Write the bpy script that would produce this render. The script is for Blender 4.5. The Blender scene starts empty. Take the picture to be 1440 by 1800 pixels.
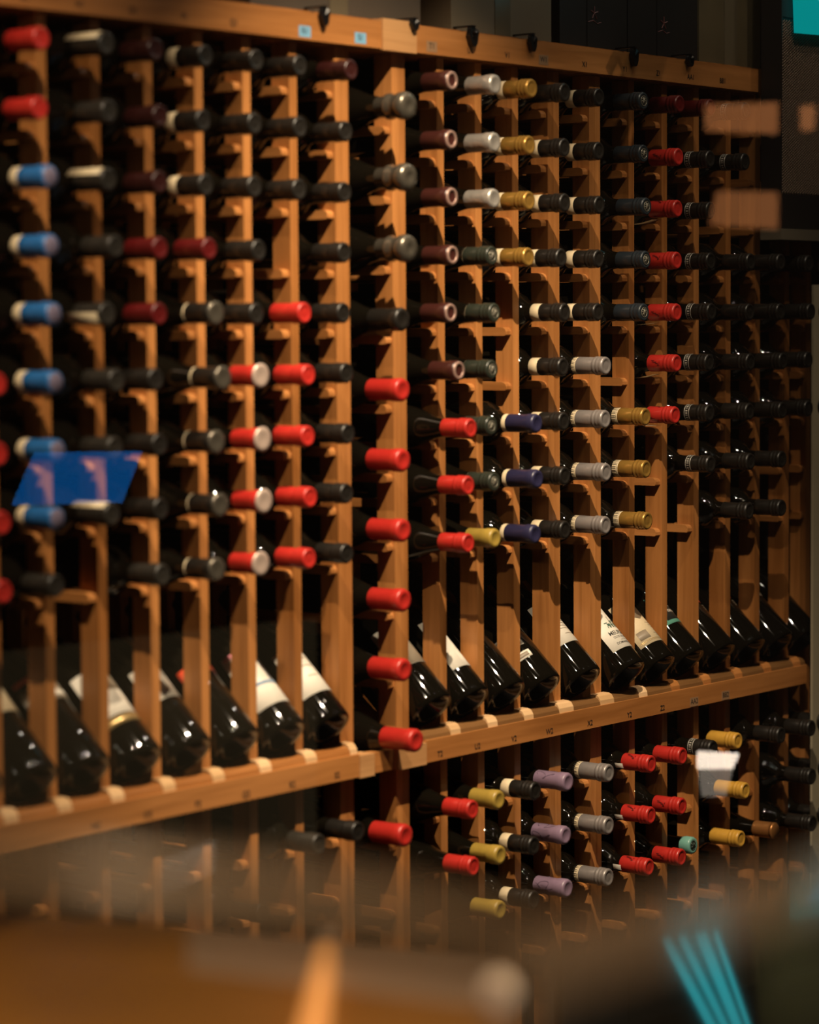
import bpy, bmesh, math, random
from mathutils import Vector, Matrix
rnd = random.Random(7)
C = bpy.context.scene.collection
S = bpy.context.scene
R = math.radians

# ------------------------------------------------------------------ camera
F_PX = 4887.0
YAW, PITCH, ROLL = R(38.247), R(3.935), R(-0.385)
CAM = Vector((0.0, -2.812, 0.725))
fw = Vector((math.cos(YAW) * math.cos(PITCH), math.sin(YAW) * math.cos(PITCH), -math.sin(PITCH)))
r0 = Vector((math.sin(YAW), -math.cos(YAW), 0)); u0 = r0.cross(fw)
rt = r0 * math.cos(ROLL) + u0 * math.sin(ROLL); up = u0 * math.cos(ROLL) - r0 * math.sin(ROLL)
cam_data = bpy.data.cameras.new('camera')
cam = bpy.data.objects.new('camera', cam_data); C.objects.link(cam)
m = Matrix((rt, up, -fw)).transposed().to_4x4(); m.translation = CAM
cam.matrix_world = m
cam_data.sensor_fit = 'HORIZONTAL'; cam_data.sensor_width = 24.0
cam_data.lens = F_PX / 1440 * 24.0
cam_data.clip_start = 0.05
cam_data.dof.use_dof = True
cam_data.dof.focus_distance = 5.05
cam_data.dof.aperture_fstop = 1.85
S.camera = cam

# ------------------------------------------------------------------ world, exposure, lights
w = bpy.data.worlds.new('world'); S.world = w; w.use_nodes = True
w.node_tree.nodes['Background'].inputs[0].default_value = (1.0, 0.72, 0.5, 1)
w.node_tree.nodes['Background'].inputs[1].default_value = 0.018
S.view_settings.view_transform = 'Standard'; S.view_settings.look = 'None'
S.view_settings.exposure = 0.0; S.view_settings.gamma = 1.0; S.view_settings.use_curve_mapping = False

def spot(name, loc, target, power, size, blend=0.7, radius=0.013, col=(1.0, 0.80, 0.58)):
    d = bpy.data.lights.new(name, 'SPOT'); d.energy = power; d.spot_size = R(size); d.spot_blend = blend
    d.shadow_soft_size = radius; d.color = col
    o = bpy.data.objects.new(name, d); C.objects.link(o); o.location = loc
    o.rotation_euler = (Vector(target) - Vector(loc)).to_track_quat('-Z', 'Y').to_euler()
    return o
spot('cellar_spotlight', (2.95, -1.00, 2.15), (3.70, 0.0, -0.03), 385, 53, 0.9)
spot('cellar_spotlight', (1.95, -1.00, 2.15), (2.80, 0.0, -0.02), 200, 53, 0.9)
spot('cellar_spotlight', (3.85, -0.95, 2.15), (4.30, 0.0, -0.15), 55, 50, 0.9)
spot('end_fill', (4.2, -1.0, 2.2), (4.75, 0.0, 1.0), 9, 34, 0.9)  # added fill for the honeycomb front and the right end of the header
spot('case_fill', (2.7, -1.25, 2.45), (3.85, 0.0, 1.38), 14, 46, 0.9)  # added fill to brighten the cases on the rack top
def point(name, loc, power, radius, col):
    d = bpy.data.lights.new(name, 'POINT'); d.energy = power; d.shadow_soft_size = radius; d.color = col
    o = bpy.data.objects.new(name, d); C.objects.link(o); o.location = loc
point('front_fill', (0.95, -2.35, 1.75), 12, 0.02, (1.0, 0.88, 0.74))  # added frontal fill, meant to spark highlights on caps and shoulders
for lx_ in (3.75, 4.15, 4.80): point('fill_bulb', (lx_, -0.55, 2.02), 3.2, 0.012, (1.0, 0.86, 0.70))  # added bulbs tried for bottle glints; they also lift the cases
spot('table_fill', (1.35, -2.0, 2.0), (1.75, -1.35, 0.2), 55, 60, 0.8, 0.05, (1.0, 0.66, 0.36))  # added fill for the left table
spot('table_fill', (0.7, -2.9, 2.0), (0.75, -2.05, 0.45), 120, 60, 0.8, 0.05, (1.0, 0.62, 0.30))  # added fill for the table nearest the camera

# ------------------------------------------------------------------ helpers
def ray(px, py):
    return fw + rt * ((px - 720) / F_PX) - up * ((py - 900) / F_PX)
def on_y(px, py, y):
    d = ray(px, py); return CAM + d * ((y - CAM.y) / d.y)
def on_z(px, py, z):
    d = ray(px, py); return CAM + d * ((z - CAM.z) / d.z)
def new_obj(name, data, parent=None):
    o = bpy.data.objects.new(name, data); C.objects.link(o)
    if parent: o.parent = parent
    return o
def mesh(name, bm, mat, smooth=False, bevel=0):
    if bevel:
        bmesh.ops.bevel(bm, geom=[e for e in bm.edges if e.is_manifold and e.calc_face_angle(0) > 0.6], offset=bevel, segments=2, affect='EDGES', profile=0.5, clamp_overlap=True)
    me = bpy.data.meshes.new(name); bm.normal_update()
    bm.to_mesh(me); bm.free()
    for p_ in me.polygons: p_.use_smooth = smooth
    if isinstance(mat, (list, tuple)):
        for m_ in mat: me.materials.append(m_)
    else: me.materials.append(mat)
    return me
def box(bm, x0, x1, y0, y1, z0, z1):
    vs = [bm.verts.new((x, y, z)) for z in (z0, z1) for y in (y0, y1) for x in (x0, x1)]
    for f in ((0, 2, 3, 1), (4, 5, 7, 6), (0, 1, 5, 4), (2, 6, 7, 3), (0, 4, 6, 2), (1, 3, 7, 5)):
        bm.faces.new([vs[i] for i in f])
    return vs
def boxes(name, bl, mat, parent=None, bevel=0.001):
    bm = bmesh.new()
    for b in bl: box(bm, *b)
    return new_obj(name, mesh(name, bm, mat, False, bevel), parent)
def prism_x(bm, prof, x0, x1):
    a = [bm.verts.new((x0, y, z)) for y, z in prof]; b = [bm.verts.new((x1, y, z)) for y, z in prof]
    n = len(prof)
    bm.faces.new(a[::-1]); bm.faces.new(b)
    for i in range(n): bm.faces.new((a[i], a[(i + 1) % n], b[(i + 1) % n], b[i]))
    bmesh.ops.recalc_face_normals(bm, faces=bm.faces)
def lathe(prof, seg=32, a0=0.0, a1=None, bm=None, close=False):
    """revolve (r, z) profile round local Z"""
    bm = bm or bmesh.new(); full = a1 is None
    n = seg if full else seg + 1
    rings = []
    for r, z in prof:
        if r < 1e-6 and full:
            rings.append([bm.verts.new((0, 0, z))]); continue
        rings.append([bm.verts.new((r * math.cos(a0 + (2 * math.pi * i / seg if full else (a1 - a0) * i / seg)),
                                    r * math.sin(a0 + (2 * math.pi * i / seg if full else (a1 - a0) * i / seg)), z)) for i in range(n)])
    for A, B in zip(rings, rings[1:]):
        for i in range(seg):
            j = (i + 1) % n if full else i + 1
            if len(A) == 1: bm.faces.new((A[0], B[j], B[i]))
            elif len(B) == 1: bm.faces.new((A[i], A[j], B[0]))
            else: bm.faces.new((A[i], A[j], B[j], B[i]))
    bmesh.ops.recalc_face_normals(bm, faces=bm.faces)
    return bm
def tube(bm, pts, r, seg=8):
    pts = [Vector(p_) for p_ in pts]; rings = []
    for i, p_ in enumerate(pts):
        t = (pts[min(i + 1, len(pts) - 1)] - pts[max(i - 1, 0)]).normalized()
        a = t.cross(Vector((0, 0, 1)));
        if a.length < .05: a = t.cross(Vector((1, 0, 0)))
        a.normalize(); b = t.cross(a); rr = r[i] if isinstance(r, (list, tuple)) else r
        rings.append([bm.verts.new(p_ + (a * math.cos(2 * math.pi * k / seg) + b * math.sin(2 * math.pi * k / seg)) * rr) for k in range(seg)])
    for A, B in zip(rings, rings[1:]):
        for k in range(seg): bm.faces.new((A[k], A[(k + 1) % seg], B[(k + 1) % seg], B[k]))
    bm.faces.new(rings[0][::-1]); bm.faces.new(rings[-1])
    bmesh.ops.recalc_face_normals(bm, faces=bm.faces)
def tag(o, label, cat, group=None, kind=None):
    if label: o['label'] = label
    if cat: o['category'] = cat
    if group: o['group'] = group
    if kind: o['kind'] = kind
    return o
def empty(name, loc, label, cat, group=None):
    o = new_obj(name, None); o.location = loc; o.empty_display_size = 0.02
    return tag(o, label, cat, group)
_tm = {}
def text_mesh(s, size):
    if (s, size) in _tm: return _tm[(s, size)].copy()
    cu = bpy.data.curves.new('txt', 'FONT'); cu.body = s; cu.size = size; cu.align_x = 'CENTER'; cu.align_y = 'CENTER'; cu.resolution_u = 3; cu.offset = size * 0.012
    o = bpy.data.objects.new('txt', cu); C.objects.link(o)
    bpy.context.view_layer.update()
    me = bpy.data.meshes.new_from_object(o.evaluated_get(bpy.context.evaluated_depsgraph_get()))
    bpy.data.objects.remove(o); bpy.data.curves.remove(cu)
    _tm[(s, size)] = me
    return me.copy()

# ------------------------------------------------------------------ materials
def P(name, col, rough=0.5, metal=0.0, spec=0.5, coat=0.0, noise=0.0, nscale=40, bump=0.0, emis=None):
    m_ = bpy.data.materials.new(name); m_.use_nodes = True; nt = m_.node_tree; b = nt.nodes['Principled BSDF']
    b.inputs['Base Color'].default_value = (*col, 1); b.inputs['Roughness'].default_value = rough
    b.inputs['Metallic'].default_value = metal; b.inputs['Specular IOR Level'].default_value = spec
    b.inputs['Coat Weight'].default_value = coat
    if noise or bump:
        tc = nt.nodes.new('ShaderNodeTexCoord'); n = nt.nodes.new('ShaderNodeTexNoise'); n.inputs['Scale'].default_value = nscale
        n.inputs['Detail'].default_value = 3
        nt.links.new(tc.outputs['Object'], n.inputs['Vector'])
        if noise:
            cr = nt.nodes.new('ShaderNodeMix'); cr.data_type = 'RGBA'
            cr.inputs[6].default_value = (*[c * (1 - noise) for c in col], 1); cr.inputs[7].default_value = (*[min(1, c * (1 + noise)) for c in col], 1)
            nt.links.new(n.outputs['Fac'], cr.inputs[0]); nt.links.new(cr.outputs[2], b.inputs['Base Color'])
        if bump:
            bp = nt.nodes.new('ShaderNodeBump'); bp.inputs['Strength'].default_value = bump; bp.inputs['Distance'].default_value = 0.001
            nt.links.new(n.outputs['Fac'], bp.inputs['Height']); nt.links.new(bp.outputs['Normal'], b.inputs['Normal'])
    if emis:
        b.inputs['Emission Color'].default_value = (*emis[0], 1); b.inputs['Emission Strength'].default_value = emis[1]
    return m_
def wood(name, dark, light, scale=(90, 90, 5), rough=0.42):
    m_ = bpy.data.materials.new(name); m_.use_nodes = True; nt = m_.node_tree; b = nt.nodes['Principled BSDF']
    tc = nt.nodes.new('ShaderNodeTexCoord'); mp = nt.nodes.new('ShaderNodeMapping'); mp.inputs['Scale'].default_value = scale
    n = nt.nodes.new('ShaderNodeTexNoise'); n.inputs['Scale'].default_value = 1.0; n.inputs['Detail'].default_value = 4; n.inputs['Distortion'].default_value = 0.6
    n2 = nt.nodes.new('ShaderNodeTexNoise'); n2.inputs['Scale'].default_value = 0.25; n2.inputs['Detail'].default_value = 1
    oi = nt.nodes.new('ShaderNodeObjectInfo')
    cr = nt.nodes.new('ShaderNodeValToRGB'); cr.color_ramp.elements[0].position = 0.3; cr.color_ramp.elements[1].position = 0.72
    cr.color_ramp.elements[0].color = (*dark, 1); cr.color_ramp.elements[1].color = (*light, 1)
    mx = nt.nodes.new('ShaderNodeMath'); mx.operation = 'MULTIPLY_ADD'; mx.inputs[1].default_value = 0.55
    ad = nt.nodes.new('ShaderNodeMath'); ad.operation = 'MULTIPLY_ADD'; ad.inputs[1].default_value = 0.22
    L = nt.links.new
    va = nt.nodes.new('ShaderNodeVectorMath'); va.operation = 'ADD'
    L(tc.outputs['Object'], va.inputs[0]); L(oi.outputs['Random'], va.inputs[1])
    L(va.outputs[0], mp.inputs['Vector']); L(mp.outputs[0], n.inputs['Vector']); L(mp.outputs[0], n2.inputs['Vector'])
    L(n2.outputs['Fac'], mx.inputs[0])
    sc = nt.nodes.new('ShaderNodeMath'); sc.operation = 'MULTIPLY'; sc.inputs[1].default_value = 0.45
    L(n.outputs['Fac'], sc.inputs[0]); L(sc.outputs[0], mx.inputs[2])
    L(oi.outputs['Random'], ad.inputs[0]); 
    sb = nt.nodes.new('ShaderNodeMath'); sb.operation = 'SUBTRACT'; sb.inputs[1].default_value = 0.11
    L(mx.outputs[0], sb.inputs[0]); L(sb.outputs[0], ad.inputs[2])
    L(ad.outputs[0], cr.inputs['Fac']); L(cr.outputs['Color'], b.inputs['Base Color'])
    b.inputs['Roughness'].default_value = rough; b.inputs['Specular IOR Level'].default_value = 0.35
    bp = nt.nodes.new('ShaderNodeBump'); bp.inputs['Strength'].default_value = 0.15; bp.inputs['Distance'].default_value = 0.0008
    L(n.outputs['Fac'], bp.inputs['Height']); L(bp.outputs['Normal'], b.inputs['Normal'])
    return m_
WD, WL = (0.25, 0.090, 0.020), (0.52, 0.215, 0.062)
M = {}
M['post'] = wood('redwood_upright', WD, WL)
M['rail'] = wood('redwood_rail', WD, WL, (5, 90, 90))
M['rest'] = wood('redwood_rest', WD, WL, (90, 5, 90))
M['pale'] = wood('pale_fir', (0.44, 0.22, 0.085), (0.66, 0.36, 0.15), (5, 90, 90))
M['block'] = wood('pale_block', (0.52, 0.31, 0.14), (0.74, 0.49, 0.27), (5, 90, 90))  # paler than the rails, for all but the right-end ledge blocks
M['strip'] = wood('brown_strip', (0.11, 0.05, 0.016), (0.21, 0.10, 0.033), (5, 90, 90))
M['glass'] = P('dark_bottle_glass', (0.004, 0.0032, 0.002), 0.03, 0, 0.35)
M['ink'] = P('black_ink', (0.012, 0.010, 0.008), 0.6)
M['cream'] = P('cream_paper', (0.62, 0.50, 0.32), 0.55, noise=0.08, nscale=300)
M['white'] = P('white_paper', (0.74, 0.68, 0.58), 0.5, noise=0.05, nscale=200)
M['wall'] = P('dark_cellar_wall', (0.012, 0.009, 0.007), 0.9, noise=0.3, nscale=8)
M['card_dark'] = P('black_card_box', (0.012, 0.009, 0.008), 0.5, noise=0.2)
M['strap'] = P('black_strap', (0.006, 0.005, 0.005), 0.3)
M['silverline'] = P('silver_print', (0.55, 0.52, 0.45), 0.4, 0.3)
def foil(name, col, metal=0.0, rough=0.35, coat=0.2, bump=0.15):
    return P(name + '_foil', col, rough, metal, 0.5, coat, noise=0.12, nscale=120, bump=bump)
FO = dict(red=foil('red', (0.40, 0.020, 0.014)), dred=foil('dark_red', (0.085, 0.005, 0.005)), vdred=foil('very_dark_red', (0.028, 0.006, 0.005)), maroon=foil('maroon', (0.045, 0.012, 0.009)),
          blue=foil('blue', (0.02, 0.13, 0.36), 0.1), black=foil('black', (0.012, 0.010, 0.008)), grey=foil('dark_grey', (0.022, 0.019, 0.015)),
          green=foil('dark_green', (0.022, 0.026, 0.018)), navy=foil('navy', (0.022, 0.020, 0.055)), slate=foil('slate', (0.016, 0.022, 0.028)),
          silver=foil('silver', (0.27, 0.24, 0.225), 0.4, 0.36), silver2=foil('crinkled_silver', (0.5, 0.46, 0.41), 0.6, 0.32, 0.2, 0.9),
          gold=foil('gold', (0.40, 0.22, 0.045), 0.55, 0.26), lilac=foil('lilac', (0.21, 0.14, 0.20)), yellow=foil('yellow', (0.52, 0.28, 0.04)),
          olive=foil('olive', (0.33, 0.22, 0.04)), teal=foil('teal', (0.16, 0.36, 0.30)), copper=foil('copper', (0.5, 0.22, 0.07), 0.7, 0.3),
          champ=foil('pewter', (0.15, 0.13, 0.10), 0.7, 0.26, 0.3, 0.6))

# ------------------------------------------------------------------ rack layout (metres; y = 0 is the front of the uprights, room towards -y)
PR = {-1: 2.548, 0: 2.652, 1: 2.756, 2: 2.862, 3: 2.970, 4: 3.078, 5: 3.185, 6: 3.293, 7: 3.418, 8: 3.562, 9: 3.665, 10: 3.769, 11: 3.874,
      12: 3.995, 13: 4.122, 14: 4.231, 15: 4.340, 16: 4.449, 17: 4.562, 18: 4.670, 19: 4.782, 20: 4.866}
DBL = {7, 8, 12, 13}
TH = 0.0175
def left_edge(k): return PR[k] - (0.034 if k in DBL else 0.018)
def bay(k):
    l, r = PR[k], left_edge(k + 1)
    return l, r, (l + r) / 2
PITCH_Z = 0.0935; Z0 = 1.1116; KLOW = 12.69
def zrow(k): return Z0 - PITCH_Z * k
FLOOR = -0.72; TOP = 1.155
# ------------------------------------------------------------------ setting
def struct(name, o):
    o.name = name; o['kind'] = 'structure'; return o
struct('floor', boxes('floor', [(-3, 7, -6, 0.46, FLOOR - 0.1, FLOOR)], P('dark_floor', (0.03, 0.022, 0.016), 0.5, noise=0.3, nscale=6), bevel=0))
struct('wall_back', boxes('wall_back', [(-3, 7, 0.46, 0.56, FLOOR, 2.6)], M['wall'], bevel=0))
struct('wall_right', boxes('wall_right', [(4.905, 5.05, -1.08, 0.46, FLOOR, 2.6)], M['wall'], bevel=0))
struct('ceiling', boxes('ceiling', [(-3, 7, -6, 0.56, 2.6, 2.7)], M['wall'], bevel=0))
e_ = on_y(1426, 900, -0.05).x
struct('trim_1', boxes('trim_1', [(e_, e_ + 0.05, -0.055, -0.050, FLOOR, 0.79)], P('beige_trim', (0.36, 0.31, 0.21), 0.6, noise=0.1, nscale=20)))

# ------------------------------------------------------------------ rack units
def unit(name, label, bays, low_skip=()):
    k0, k1 = bays[0], bays[-1] + 1
    t = empty(name, (bay(bays[0])[0], 0, FLOOR), label, 'wine rack', None)
    ox, oy, oz = t.location
    def part(nm, bl, mat, bev=0.0012):
        return boxes(nm, [(a - ox, b - ox, c - oy, d - oy, e - oz, f - oz) for a, b, c, d, e, f in bl], mat, t, bev)
    for k in range(k0, k1 + 1):
        if k in DBL:
            x0, x1 = (PR[k] - 0.0168, PR[k]) if k == k0 else (PR[k] - 0.034, PR[k] - 0.0172)
        else: x0, x1 = left_edge(k), PR[k]
        if k == k0 and k not in DBL and k > 0: continue
        part('upright', [(x0, x1, 0, 0.036, FLOOR, TOP)], M['post'])
        part('rear_upright', [(x0, x1, 0.27, 0.306, FLOOR, TOP)], M['post'])
    for k in bays:
        l, r, c = bay(k)
        if k == 7:
            rows = [0.51 + 1.2 * i for i in range(10)] + [12.98, 14.18, 15.38]; drop = 0.0255
        else:
            rows = list(range(9)) + ([] if k in low_skip else [KLOW + j for j in range(4)]); drop = 0.0248
        for rr in rows:
            zt = zrow(rr) - drop; h = 0.0145
            bm = bmesh.new()
            for x0, x1, ya in ((l + 0.0003, l + 0.016, 0.024), (r - 0.016, r - 0.0003, 0.003)):
                prof = [(ya, zt - h + 0.002), (ya, zt - 0.007), (ya + 0.002, zt - 0.003), (ya + 0.006, zt - 0.0006), (ya + 0.011, zt), (0.31, zt), (0.31, zt - h), (ya + 0.002, zt - h)]
                prism_x(bm, [(y - oy, z - oz) for y, z in prof], x0 - ox, x1 - ox)
            box(bm, l + 0.016 - ox, r - 0.016 - ox, 0.29 - oy, 0.31 - oy, zt - h - 0.001 - oz, zt - 0.004 - oz)
            new_obj('bottle_rest', mesh('bottle_rest', bm, M['rest'], False), t)
        if k != 7:
            bm = bmesh.new()
            for x0, x1 in ((l + 0.0003, l + 0.016), (r - 0.016, r - 0.0003)):
                prof = [(0.046, 0.045), (0.256, 0.234), (0.256, 0.213), (0.06, 0.036)]
                prism_x(bm, [(y - oy, z - oz) for y, z in prof], x0 - ox, x1 - ox)
            new_obj('sloped_rest', mesh('sloped_rest', bm, M['rest'], False), t)
    return t
unit('wine_rack', 'redwood lattice wine rack of narrow columns filling the left side', list(range(-1, 7)), low_skip=(-1,))
unit('wine_rack', 'wide redwood rack column for large bottles between the two lattices', [7])
unit('wine_rack', 'redwood rack unit of four columns just right of the wide bottle column', list(range(8, 12)))
unit('wine_rack', 'single redwood rack column between two doubled uprights, with silver-foiled bottles', [12])
unit('wine_rack', 'redwood rack unit of seven columns at the dim right end', list(range(13, 20)))

def rail_thing(name, x0, x1, z0, z1, yf, yb, labels, label, mat, zlab, bar=False, paper=()):
    t = empty(name, ((x0 + x1) / 2, 0, z0), label, 'rail')
    ox, oz = t.location.x, t.location.z
    b_ = boxes('board', [(x0 - ox, x1 - ox, yf, yb, 0, z1 - z0)], mat, t, 0.0015)
    if bar:
        bm = bmesh.new()
        prism_x(bm, [(yf + 0.004, z1 - oz), (yf + 0.0055, z1 + 0.006 - oz), (yf + 0.010, z1 + 0.0115 - oz), (yf + 0.017, z1 + 0.0135 - oz), (-0.0005, z1 + 0.0135 - oz), (-0.0005, z1 - oz)], x0 - ox, x1 - ox)
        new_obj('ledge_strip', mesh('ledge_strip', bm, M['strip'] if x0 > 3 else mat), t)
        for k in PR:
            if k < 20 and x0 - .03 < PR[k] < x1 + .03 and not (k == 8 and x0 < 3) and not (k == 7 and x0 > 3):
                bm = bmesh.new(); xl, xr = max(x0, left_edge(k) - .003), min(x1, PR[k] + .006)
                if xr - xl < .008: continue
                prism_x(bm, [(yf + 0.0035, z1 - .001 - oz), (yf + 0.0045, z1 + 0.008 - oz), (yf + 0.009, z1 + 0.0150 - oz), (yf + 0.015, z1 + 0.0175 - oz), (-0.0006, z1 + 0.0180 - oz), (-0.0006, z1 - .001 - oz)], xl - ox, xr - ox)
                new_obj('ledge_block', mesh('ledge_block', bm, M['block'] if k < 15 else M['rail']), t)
    for s, x in labels:
        me = text_mesh(s, 0.0135); me.materials.clear(); me.materials.append(M['ink'])
        o = new_obj('bin_code', me, t); o.rotation_euler = (math.pi / 2, 0, 0); o.location = (x - ox, yf - 0.0006, zlab - oz)
        if s in paper:
            o['label'] = 'blue-lit paper sticker code' if 'blue' in paper else 'code on small paper sticker'
            boxes('sticker', [(x - 0.014 - ox, x + 0.014 - ox, yf - 0.0004, yf - 0.0001, zlab - 0.009 - oz, zlab + 0.008 - oz)], M['sticker_b'] if 'blue' in paper else M['sticker'], t, 0)
    return t
M['sticker'] = P('faded_sticker', (0.30, 0.17, 0.085), 0.5)
M['sticker_b'] = P('pale_blue_sticker', (0.20, 0.42, 0.60), 0.35)
cx = lambda k: bay(k)[2] + 0.004
low = [(s, cx(k)) for s, k in zip(('N2', 'O2', 'P2', 'Q2', 'R2', 'S2'), range(1, 7))]
rail_thing('display_rail', 2.30, 3.398, 0, 0.037, -0.028, -0.0005, low, 'redwood ledge rail under the slanted bottles left of the red-foiled column', M['rail'], 0.010, True)
lowr = [(s, cx(k)) for s, k in zip(('T2', 'U2', 'V2', 'W2', 'X2', 'Y2', 'Z2', 'AA2', 'BB2'), range(8, 17))]
xe = on_y(1419, 1190, -0.028).x
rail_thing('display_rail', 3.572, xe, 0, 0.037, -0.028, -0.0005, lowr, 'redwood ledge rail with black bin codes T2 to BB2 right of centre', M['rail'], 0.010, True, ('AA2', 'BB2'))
t = empty('corner_rail_block', (3.485, 0, -0.002), 'short pale rail block joining both ledge rails under the wide column', 'rail')
boxes('end_block', [(-0.086, -0.050, -0.030, -0.0005, 0, 0.036)], M['pale'], t)
boxes('end_block', [(0.012, 0.086, -0.030, -0.0005, 0, 0.036)], M['pale'], t)
boxes('recessed_board', [(-0.050, 0.012, -0.020, -0.0005, 0.001, 0.034)], M['rail'], t)
topl = [(s, cx(k)) for s, k in zip(('M1', 'N1', 'O1', 'P1', 'Q1'), range(0, 5))] + [('R1', 3.290), ('S1', 3.425)]
HT = 1.157
rail_thing('header_rail', 2.30, 3.478, HT, HT + 0.043, -0.020, -0.0005, topl, 'dark redwood header rail along the top left of the rack', M['rail'], HT + 0.013, False, ('R1', 'S1', 'blue'))
xt = on_y(1334, 120, -0.02).x
topr = [(s, cx(k)) for s, k in zip(('T1', 'U1', 'V1', 'W1', 'X1', 'Y1', 'Z1', 'AA1', 'BB1'), range(8, 17))]
rail_thing('header_rail', 3.566, xt, HT, HT + 0.043, -0.020, -0.0005, topr, 'dark redwood header rail with bin codes T1 to BB1 along the top right', M['rail'], HT + 0.013, False, ('T1', 'W1'))
tag(boxes('header_block', [(3.4785, 3.5655, -0.023, -0.0005, HT - 0.002, HT + 0.048)], M['pale']), 'pale wooden block joining the two header rails above the wide column', 'rail')
tag(boxes('rack_top_board', [(2.30, 4.90, 0.0, 0.33, TOP + 0.0005, HT + 0.048)], M['rest']), 'flat wooden board capping the rack behind the header rails', 'shelf')

# ------------------------------------------------------------------ bottles
SHAPES = {
 'bordeaux': (0.300, [(0, .022), (.015, .016), (.028, .003), (.0335, 0), (.0362, .003), (.0372, .010), (.0372, .185), (.0358, .198), (.030, .211), (.021, .221), (.0162, .229), (.0147, .240), (.0143, .284), (.0150, .286), (.0150, .297), (.013, .299), (0, .299)]),
 'burgundy': (0.297, [(0, .024), (.016, .017), (.029, .003), (.0345, 0), (.0365, .003), (.0372, .010), (.0372, .150), (.0360, .165), (.0325, .182), (.026, .203), (.0195, .222), (.0160, .238), (.0148, .252), (.0145, .282), (.0150, .284), (.0150, .294), (.013, .296), (0, .296)]),
 'display': (0.296, [(0, .026), (.018, .018), (.033, .003), (.0385, 0), (.0408, .003), (.0416, .011), (.0416, .150), (.0402, .165), (.036, .182), (.028, .203), (.0205, .222), (.0162, .238), (.0148, .252), (.0145, .282), (.0150, .284), (.0150, .294), (.013, .296), (0, .296)]),
 'magnum': (0.370, [(0, .03), (.02, .02), (.036, .004), (.043, 0), (.046, .004), (.047, .013), (.047, .195), (.0455, .215), (.040, .240), (.030, .270), (.0215, .292), (.0172, .310), (.0160, .325), (.0155, .352), (.0175, .354), (.0175, .366), (.015, .369), (0, .369)]),
}
def capsule_prof(L, ln, r=0.0153, kind='std'):
    t = L - ln
    if kind == 'screw':
        p_ = [(r - .0006, t)]
        for i in range(8): p_ += [(r + .0006, t + .003 + i * ln / 9), (r - .0002, t + .005 + i * ln / 9)]
        return p_ + [(r + .0005, L - .005), (r + .0004, L - .0008), (r - .001, L + .001), (0, L + .001)]
    if kind == 'champ':
        return [(r - .0004, t), (r + .0006, t + .02), (r - .001, L - .046), (r + .0028, L - .040), (r + .0035, L - .034), (r + .0005, L - .028), (r + .001, L - .022), (r + .0045, L - .014), (r + .0048, L - .006), (r + .002, L + .001), (.008, L + .0025), (.006, L + .001), (0, L + .001)]
    if kind == 'plain':
        return [(r - .0002, t), (r + .0002, t + .001), (r, L - .020), (r + .0012, L - .016), (r + .0012, L - .003), (r - .0005, L + .0008), (.0105, L + .0012), (.009, L + .0002), (0, L + .0004)]
    return [(r - .0002, t), (r + .0002, t + .001), (r - .0003, L - .023), (r - .0006, L - .0215), (r + .0012, L - .0195), (r + .0013, L - .0165), (r + .0003, L - .015), (r + .0004, L - .0135),
            (r + .0011, L - .012), (r + .0010, L - .009), (r + .0002, L - .0075), (r + .0006, L - .006), (r + .0008, L - .002), (r - .0006, L + .0008), (.0115, L + .0012), (.0100, L - .0003), (.006, L + .0001), (0, L + .0003)]
def ring(r, z0, z1, seg=32): return lathe([(r, z0), (r + .0003, z0 + .0003), (r + .0003, z1 - .0003), (r, z1)], seg)
def patch(r, z0, z1, a0, a1, seg=16):
    return lathe([(r - .0003, z0), (r + .00025, z0), (r + .00025, z1), (r - .0003, z1)], seg, a0, a1)
def wrap_text(s, size, r, zc, ac=-math.pi / 2, sx=1.0):
    """text mesh wrapped on a cylinder round Z, reading with the neck up"""
    me = text_mesh(s, size)
    for v in me.vertices:
        a = ac + v.co.x * sx / r
        v.co = (r * math.cos(a), r * math.sin(a), zc + v.co.y)
    me.materials.clear(); me.materials.append(M['ink']); return me
_cache = {}
def cached(key, fn):
    if key not in _cache: _cache[key] = fn()
    return _cache[key]
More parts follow.
